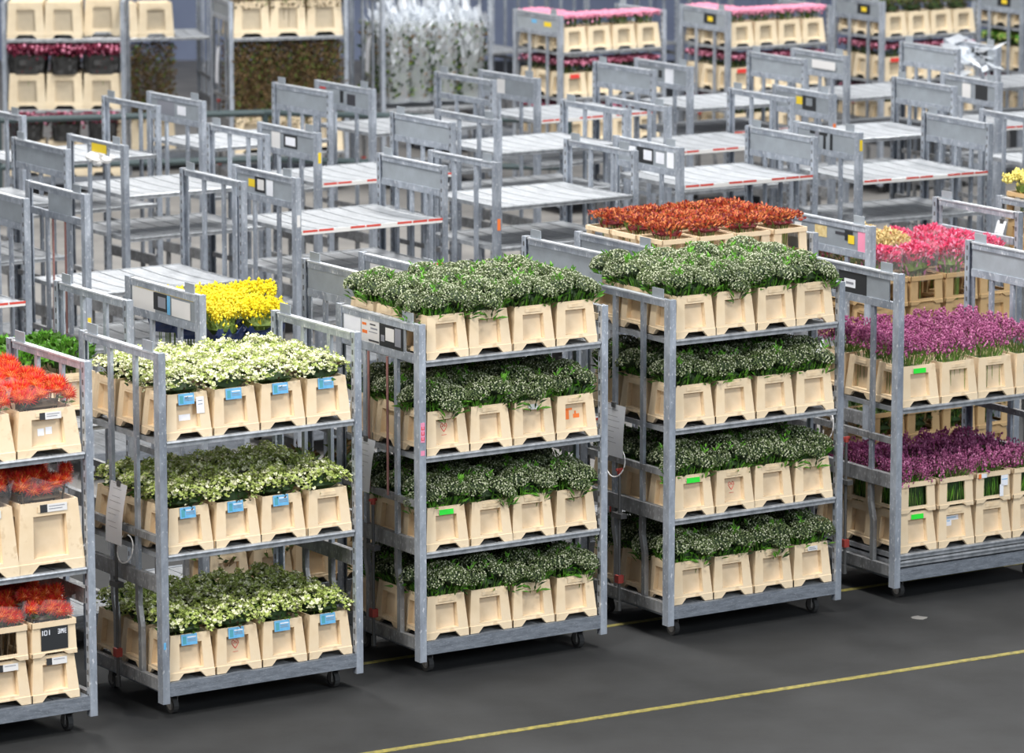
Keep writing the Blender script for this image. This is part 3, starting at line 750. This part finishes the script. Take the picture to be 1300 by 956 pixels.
bl=lambda p: front_marks(p,[(-.05,.05,.165,.195,'paper',-.0330),(-.05,-.01,.13,.165,'paper',-.0330),(-.045,.03,.18,.185,'card_blue',-.0322),(-.045,-.02,.16,.165,'card_blue',-.0322)],name='torn_label')
load(t5,1.273,A_PU,'purple plume flowers',PU,'the upper shelf',marks={(0,0):[green_sticker],(0,3):[teal]})
cr=load(t5,.313,A_PU,'purple plume flowers',PUC,'the deck',stack=COLLAR,marks={(0,0):[green_sticker],(0,1):[bl]})
b=MB(); y=-.5*CD*.95*.97-.006
b.box(-.125,-.105,y-.006,y-.004,.165,.195,'sticker_orange'); b.box(-.105,-.06,y-.006,y-.004,.168,.195,'paper')
b.box(.06,.115,y-.006,y-.004,.10,.17,'paper'); b.box(.05,.08,y-.006,y-.004,.03,.11,'paper'); b.box(.065,.11,y-.007,y-.006,.14,.145,'card_blue')
obj('torn_label',b.mesh('torn_label'),cr[('s',0,2)])

paper_note(t2,.44,1.33,.20,.36,'curled white delivery note clipped to the end frame of the white flower trolley')
paper_note(t3,.57,1.38,.22,.33,'white delivery note on the end frame of the left viburnum trolley',curl=.02,tilt=.3)
paper_note(t4,.56,1.42,.26,.33,'white delivery note on the end frame of the right viburnum trolley',tilt=.05,curl=.02)
paper_note(t5,.80,1.62,.09,.24,'narrow white delivery note on the end frame of the purple flower trolley')
wire_loop(t2,.38,1.03,.09,'pale wire loop hanging under the note on the white flower trolley')
wire_loop(t4,.54,1.14,.10,'pale wire loop hanging below the note on the right viburnum trolley')
wire_loop(t5,.78,1.18,.14,'large wire loop hanging inside the end frame of the purple flower trolley')

# ------------------------------------------------------------------ second line
def lab(desc,i,row): return '%s, %s from left in %s'%(desc,ORD[i],row)
ROW1='the line just behind the loaded trolleys'
r1z=trolley(-3.45,24.30,33.4,'plain','plain',(1.40,),'trolley with green leafy plants behind the red flower trolley')
r1a=trolley(-1.93,25.22,33.4,'sign','solid',(1.30,),'trolley of yellow flowers behind the white flower trolley, pasted sign panel',
   stickers=[(.60,.90,H-.19,H-.05,'sticker_white'),(.42,.62,H-.17,H-.06,'sticker_black'),(.46,.56,H-.15,H-.08,'print_grey'),(.40,.44,H-.18,H-.06,'card_blue'),(.14,.38,H-.18,H-.07,'sticker_white'),(.10,.85,H-.055,H-.045,'sticker_yellow')])
r1b=trolley(-.47,26.23,34.0,'sign','solid',(1.05,.6),'empty trolley directly behind the left viburnum trolley',
   stickers=[(.20,.85,H-.18,H-.06,'sticker_white'),(.5,.6,H-.16,H-.08,'print_grey')],striped=(0,))
r1c=trolley(.96,27.17,33.2,'solid','solid',(1.99,1.0),'trolley of rust-leaved bunches behind the right viburnum trolley')
r1d=trolley(2.47,28.19,32.4,'sign','open',(1.30,.36),'trolley of pink and sand coloured flowers behind the purple flower trolley',
   stickers=[(.82,.90,H-.17,H-.07,'sticker_white'),(.52,.66,H-.14,H-.06,'petal_sand'),(.30,.42,H-.10,H-.08,'print_dark'),(.02,.16,H-.2,H-.05,'sticker_pink'),(.22,.31,H-.13,H-.06,'sticker_black'),(.20,.27,H-.15,H-.09,'sticker_yellow')])
r1e=trolley(4.02,28.95,31,'plain','plain',(1.72,),'trolley of lemon yellow flowers cut by the right frame edge')
load(r1z,1.403,'the plant trolley at left','green leafy stems',GREEN,'the shelf',cols=4,filt=lambda r,c:c>1 and r>0)
navy=sleeve(4,.115,.115,.50,.60,.15,'sleeve_navy'); 
def bucket():
    b=MB(); n=14
    rings=[(.105,0),(.125,.30),(.13,.30),(.13,.315),(.118,.315),(.10,.02)]
    for j,(r_,z) in enumerate(rings):
        for k in range(n): b.v.append((r_*math.cos(2*PI*k/n),r_*math.sin(2*PI*k/n),z))
    m_=b.mi('water_green')
    for j in range(len(rings)-1):
        for k in range(n): b.f.append((j*n+k,j*n+(k+1)%n,(j+1)*n+(k+1)%n,(j+1)*n+k)); b.m.append(m_)
    b.f.append(tuple(range(n))[::-1]); b.m.append(m_); b.f.append(tuple((len(rings)-1)*n+k for k in range(n))); b.m.append(m_)
    return b.mesh('bucket',True)
BUCKET=bucket()
for r in range(3):
    for c in ((0,1) if r<2 else (0,1,2)):
        p=world(r1a,.09+.30*(c+.5),.02+.31*(r+.5),1.303)
        w='%s %s from left, on the yellow flower trolley'%(RN[r],ORD[c])
        tag(obj('flower_bucket',BUCKET,None,p,0),'grey-green bucket, '+w,'bucket','buckets on the yellow flower trolley')
        put_bunch(YEL[(r+c)%2],p,rngG.uniform(0,6),'yellow flowers in navy sleeve, '+w,'flowers','yellow bunches',navy)
load(r1a,.218,'the yellow flower trolley','olive green stems',OLIVE,'the deck',filt=lambda r,c:r==0)
load(r1c,1.993,'the rust leaf trolley','rust red leafy stems',RUST,'the top shelf',COLLAR,crate_kind='open-sided cream crate')
# right row of the pink trolley
PS=sleeve(6,.13,.13,.42,.66,.12,'film_clear')
for r in range(3):
    for c in range(4):
        p=world(r1d,.06+.31*(c+.5),.02+.31*(r+.5),1.303)
        w='%s %s from left, on the pink flower trolley'%(RN[r],ORD[c])
        tag(obj('flower_crate',CRATE_O,None,p,r1d.rotation_euler.z),'tan crate, '+w,'crate','tan crates on the pink flower trolley')
        tag(obj('crate_collar',COLLAR_O,None,(p[0],p[1],p[2]+CH-.004),r1d.rotation_euler.z),'tan crate collar, '+w,'crate collar','tan collars on the pink flower trolley')
        sand=(r,c) in ((1,0),(1,1),(2,1))
        put_bunch((SAND if sand else PINK)[0],p,rngG.uniform(0,6),('sand coloured flowers, ' if sand else 'wrapped pink flowers, ')+w,'flowers','bunches on the pink flower trolley',PS)
load(r1d,.363,'the pink flower trolley','dark green foliage',GREENC,'the lower shelf',CRATE_O,stack=COLLAR_O,crate_kind='tan crate',filt=lambda r,c:r<2)
load(r1e,1.723,'the lemon flower trolley','lemon yellow flowers',LEM,'the shelf',CRATE_O,stack=COLLAR_O,crate_kind='tan crate',filt=lambda r,c:c<2)
paper_note(r1e,.86,1.98,.10,.2,'small white tag on the end frame of the lemon flower trolley')

# ------------------------------------------------------------------ empty trolleys further back
ROW2='first empty row'; ROW3='second empty row'; ROW4='third empty row'
E_=[]
def ST(*r): return [(a,b_,H-c,H-d,m) for a,b_,c,d,m in r]
rows={
ROW2:[(-4.62,28.89,32.7,'plain','solid',(1.40,.9),None,(0,),'empty trolley with solid end panel'),
 (-3.11,29.82,32.7,'rods','plain',(1.41,1.0),None,(),'empty trolley with reddish rods in its end frame'),
 (-1.62,30.72,33.2,'sign','solid',(1.745,1.40,1.05),ST((.62,.74,.14,.08,'sticker_yellow'),(.48,.64,.17,.05,'sticker_black'),(.50,.60,.15,.07,'sticker_white'),(.36,.46,.18,.06,'paper')),(0,1),'empty trolley with red-edged shelves'),
 (-.12,31.64,34,'plain','plainL',(1.80,1.48),None,(),'empty trolley with barred end frame'),
 (1.33,32.56,31.6,'sign','solid',(1.84,1.44),ST((.66,.76,.13,.06,'paper'),(.40,.64,.18,.05,'sticker_black'),(.42,.54,.15,.07,'paper'),(.24,.36,.16,.07,'paper'),(.10,.20,.18,.05,'paper')),(0,),'empty trolley with white sign pieces'),
 (2.83,33.54,29.5,'sign','solid',(1.75,1.42,1.1),ST((.48,.74,.08,.05,'sticker_black'),(.50,.54,.19,.05,'sticker_black'),(.40,.44,.2,.05,'sticker_black'),(.60,.66,.15,.05,'print_grey')),(0,),'empty trolley with dark sign frame'),
 (4.46,34.41,28,'plain','plain',(1.75,),None,(),'empty trolley at the right frame edge')],
ROW3:[(-4.62,31.75,33,'plain','solid',(1.74,1.3),None,(),'empty trolley with solid end panel'),
 (-3.09,32.70,33.7,'plain','plain',(1.74,1.4),ST((.3,.55,.10,.03,'sticker_yellow')),(),'empty trolley with yellow tape on its rail'),
 (-1.59,33.52,33.5,'sign','solid',(1.73,1.35),ST((.62,.76,.2,.04,'sticker_white'),(.34,.56,.17,.06,'sticker_black'),(.37,.53,.15,.08,'paper')),(0,),'empty trolley with round white sign'),
 (-.12,34.44,33.9,'plain','plain',(1.865,1.5),None,(),'empty trolley with barred end frame'),
 (1.34,35.40,32.1,'plain','plain',(1.75,1.4),None,(0,),'empty trolley with white-edged shelf'),
 (2.83,36.35,29.5,'sign','solid',(1.735,1.4),ST((.50,.60,.14,.07,'sticker_yellow'),(.28,.50,.18,.05,'sticker_black'),(.34,.44,.14,.07,'panel_grey')),(),'empty trolley with yellow tag and dark sign'),
 (4.41,37.32,27,'sign','plain',(1.74,1.4),ST((.48,.62,.2,.06,'sticker_white'),(.20,.40,.19,.05,'sticker_black')),(0,),'empty trolley with dark square sign')],
ROW4:[(-4.14,34.74,34.5,'plain','plain',(1.73,1.3),None,(),'empty trolley with barred end frame'),
 (-2.70,35.83,34.6,'sign','solid',(1.73,1.3),ST((.5,.8,.18,.06,'print_grey'),(.3,.45,.16,.08,'paper')),(),'empty trolley with worn sign'),
 (-1.25,36.76,34.5,'sign','open',(1.75,1.35),ST((.5,.56,.17,.06,'sticker_black'),(.3,.44,.18,.08,'print_dark'),(.8,.9,.07,.04,'sticker_red')),(),'empty trolley with red scrap and dark sign'),
 (.23,37.66,34,'sign','solid',(1.76,1.35),ST((.55,.68,.19,.06,'sticker_white'),(.1,.5,.18,.05,'panel_grey')),(0,),'empty trolley with a white paper on its panel'),
 (1.67,38.68,31,'sign','solid',(1.75,1.5),ST((.3,.45,.19,.05,'paper'),(.5,.56,.15,.08,'sticker_black')),(1,),'empty trolley with red and white lower edge'),
 (3.22,39.65,30,'solid','solid',(1.74,1.4),ST((.2,.6,.16,.08,'sticker_white')),(),'empty trolley with white film on its panel'),
 (4.78,40.60,27,'sign','plain',(1.74,1.4),ST((.2,.5,.2,.05,'sticker_black')),(),'empty trolley with torn plastic on its sign')],
}
for rn,ls in rows.items():
    for i,(x,y,a,L_,R_,sh,stk,stp,desc) in enumerate(ls):
        lb='%s, %s from left, %s'%(desc,(ORD+['seventh'])[i],rn)
        t=trolley(x,y,a,L_,R_,sh,lb,stickers=stk,striped=stp,lock=(rn==ROW2),group=rn)
        E_.append(t)
# orange and yellow tags on posts of the empty trolleys
for k,z,m in ((2,1.78,'sticker_white'),(1,1.15,'sticker_yellow'),(3,1.62,'sticker_orange'),(5,2.0,'sticker_yellow'),(9,1.9,'sticker_yellow'),(12,1.8,'sticker_orange')):
    post_tag(E_[k],z,z+.09,m)
paper_note(E_[3],.30,1.35,.17,.26,'white note on the barred end frame of the fourth trolley in the first empty row',curl=.01)
paper_note(E_[2],.80,1.22,.16,.26,'white note on the red-edged empty trolley',curl=.01)
# crumpled plastic hanging on a trolley at the upper right
def crumple(seed,s_,m,n=60,k=.5):
    rng=random.Random(seed); b=MB()
    for j in range(n):
        c=Vector((rng.gauss(0,.35)*s_[0],rng.gauss(0,.4)*s_[1],rng.gauss(0,.4)*s_[2]))
        d=[Vector((rng.uniform(-1,1)*s_[0],rng.uniform(-1,1)*s_[1],rng.uniform(-1,1)*s_[2]))*k for _ in range(3)]
        b.poly([c,c+d[0],c+d[0]+d[1],c+d[1]],m)
    return b.mesh('plastic_wrap')
o=obj('plastic_wrap',crumple(3,(.10,.45,.16),'film_white',70),None,world(E_[-1],-.02,.5,2.0),E_[-1].rotation_euler.z); tag(o,'crumpled clear plastic wrap hung over the end frame at the upper right','plastic')
b=MB(); rng=random.Random(4)
for j in range(16):
    a=rng.uniform(0,2*PI); b.ico((.09*math.cos(a)*rng.random(),.16*math.sin(a)*rng.random(),rng.uniform(0,.06)),rng.uniform(.03,.055),'strip_white',(1,1,.7))
o=obj('white_rag',b.mesh('white_rag'),None,world(E_[8],.03,.45,1.96),E_[8].rotation_euler.z); tag(o,'white bundled rag hung on the rail of an empty trolley at left','rag')

# ------------------------------------------------------------------ guard rail and far loaded trolleys
g=obj('guard_rail',None,None,(0,0,0)); tag(g,'dark green tube guard rail crossing behind the empty trolleys','guard rail')
P=[(-6.6,43.0),(-5.41,43.3),(-2.64,44.0),(-.18,43.4),(.6,43.3)]
for z in (1.1,.60):
    b=MB(); b.tube([(x,y,z) for x,y in P],.035,'pipe_green',8); obj('rail_tube',b.mesh('rail_tube'),g)
for x,y in P[::1]:
    b=MB(); b.tube([(x,y,0),(x,y,1.12)],.035,'pipe_green',8); obj('rail_post',b.mesh('rail_post'),g)
BAND=sleeve(41,.20,.145,.39,.60,.04,'crate_black')
A_=trolley(-5.62,45.45,2,'plain','solid',(1.74,.955),'far trolley with large cream crates and dark red flowers at the upper left')
for z,sn,fl_ in ((1.743,'the top shelf',lambda r,c:r<2 and (r>0 or c<2)),(.958,'the second shelf',lambda r,c:r<2),(.218,'the deck',lambda r,c:r==0)):
    load(A_,z-.0,'the far left trolley','dark red flowers',WINET,sn,TALL_P,cols=3,crate_kind='tall pale crate',filt=fl_,bfilt=(lambda r,c:False) if z>1.7 else None,film_m=BAND)
A2=trolley(-4.75,47.4,14,'plain','plain',(1.55,.25),'far trolley behind the dark red flower trolley at the upper left')
load(A2,1.553,'the trolley behind at left','brown twigs',BROWN,'the top shelf',TALL_P,cols=3,crate_kind='tall pale crate',filt=lambda r,c:r==0 and c<2,bunches=False)
load(A2,.253,'the trolley behind at left','brown twigs',BROWN,'the deck',cols=3,filt=lambda r,c:r==0 and c<2,crate=TALL_P,crate_kind='tall pale crate')
B_=trolley(-3.12,45.55,16,'sign','plain',(1.74,.45),'far trolley of brown twigs with cream crates on its top shelf')
load(B_,1.743,'the brown twig trolley','brown twigs',BROWN,'the top shelf',TALL_P,cols=3,crate_kind='pale crate',filt=lambda r,c:r<2)
load(B_,.453,'the brown twig trolley','brown twigs',BROWN,'the lower shelf',TALL_P,cols=3,crate_kind='tall pale crate',filt=lambda r,c:r<2)
paper_note(B_,.45,1.62,.16,.42,'long white note on the end frame of the brown twig trolley',curl=.02)
C_=trolley(-1.45,45.9,24,'plain','plain',(.9,),'far trolley stacked with plastic wrapped foliage')
WR=[]
for s_ in range(2):
    WR.append(crumple(30+s_,(.17,.16,.34),'film_white',300,.36))
for r in range(2):
    for c in range(4):
        p=world(C_,.10+.31*(c+.5),.08+.4*(r+.5),.903); w='%s %s from left on the wrapped foliage trolley'%(RN[r],ORD[c])
        o=put_bunch(WRAPF[0],p,rngG.uniform(0,6),'plastic wrapped olive foliage, '+w,'flowers','wrapped foliage bunches')
        obj('plastic_sleeve',WR[(r+c)%2],o,(0,0,.84)); obj('plastic_sleeve',sleeve(50+r*4+c,.15,.15,.05,.95,.1,'film_mid'),o)
paper_note(C_,.30,1.72,.12,.42,'long white note on the wrapped foliage trolley',curl=.02)
# pink rows
far=[(.51,43.85,31,'sign','middle pink trolley',4,(ROSE,WINE,WINE)),
     (2.32,44.40,30,'sign','further right pink trolley',4,(ROSE,WINE,WINE)),
     (4.08,45.54,30,'sign','dark red flower trolley',4,(DARKB,WINE,WINE)),
     (5.75,46.5,30,'sign','corner lime flower trolley',4,(DARKB,LIMEB,WINE))]
for i,(x,y,a,L_,nm,nc,vs) in enumerate(far):
    nm2='the '+nm
    t=trolley(x,y,a,L_,'plain',(1.75,1.26,.76),'far loaded '+nm+', seen at the top of the photo',stickers=ST(*[(.2,.35,.14,.09,'sticker_yellow'),(.5,.6,.12,.08,'card_blue')] if i==0 else [(.25,.5,.17,.06,'sticker_black'),(.32,.42,.14,.09,'sticker_yellow')]))
    for z,v,sn in zip((1.753,1.263,.763),vs,('the top shelf','the second shelf','the third shelf')):
        pl={'rose_pink_bunch':'rose pink flowers','wine_red_bunch':'dark red flowers','green_leaf_bunch':'green leaves','lime_flower_bunch':'lime green flowers','dark_foliage_bunch':'dark brownish foliage'}[v[0][2]]
        red=lambda p: front_marks(p,[(-.06,.06,.205,.25,'sticker_red',.006)],name='red_sticker')
        if i==3: fl_=lambda r,c: c<2 and (r==0 or c==0)
        else: fl_=lambda r,c: r==0 or c==0
        load(t,z,'far '+nm,pl,v,sn,CRATE_P,crate_kind='pale crate',filt=fl_,marks={(0,0):[red]} if sn=='the second shelf' else None)

for i,(x,y) in enumerate(((-.9,49.0),(.9,50.0),(2.7,51.0))):
    trolley(x,y,31,'plain','plain',(1.2,),'far bare trolley against the blue wall, '+ORD[i]+' from left',lock=False,group='bare trolleys by the wall')

# ------------------------------------------------------------------ light and camera
w=bpy.data.worlds.new('hall_light'); bpy.context.scene.world=w; w.use_nodes=True
w.node_tree.nodes['Background'].inputs['Color'].default_value=(.84,.90,1,1); w.node_tree.nodes['Background'].inputs['Strength'].default_value=.28
def area(name,loc,target,sx,sy,power,col,lab):
    l=bpy.data.lights.new(name,'AREA'); l.shape='RECTANGLE'; l.size=sx; l.size_y=sy; l.energy=power; l.color=col
    o=bpy.data.objects.new(name,l); C.objects.link(o); o.location=loc
    o.rotation_euler=(Vector(target)-Vector(loc)).to_track_quat('-Z','Y').to_euler()
    tag(o,lab,'lamp','hall lamps')
for i,(x,y) in enumerate(((-4,18),(5,19),(0,26),(-5,32),(4,34),(-1,41),(6,43),(-6,46))):
    area('ceiling_lamp',(x,y,10),(x,y,0),2,2,840 if y<30 else 780,(1,.98,.95),'ceiling lamp high above the trolleys')
area('fill_light',(9,13,7),(0,26,1),5,3,950,(.84,.92,1),'added cool fill light in front on the right')  # added unseen fill light, brightens the front faces from the right
area('fill_light',(-9,14,7),(-1,26,1),5,3,880,(1,.95,.88),'added warm fill light in front on the left')  # added unseen fill light, lifts the left-facing surfaces

cam=bpy.data.cameras.new('camera'); co=bpy.data.objects.new('camera',cam); C.objects.link(co)
co.location=(0,0,6.2226); co.rotation_euler=(R(90-9.8027),0,0)
cam.sensor_width=36; cam.lens=5251.07*36/1300; cam.shift_y=-45/1300; cam.clip_end=200
cam.dof.use_dof=True; cam.dof.focus_distance=25.0; cam.dof.aperture_fstop=3.2
sc=bpy.context.scene; sc.camera=co
sc.view_settings.view_transform='Standard'; sc.view_settings.look='None'; sc.view_settings.gamma=1; sc.view_settings.exposure=0
sc.view_settings.use_curve_mapping=False
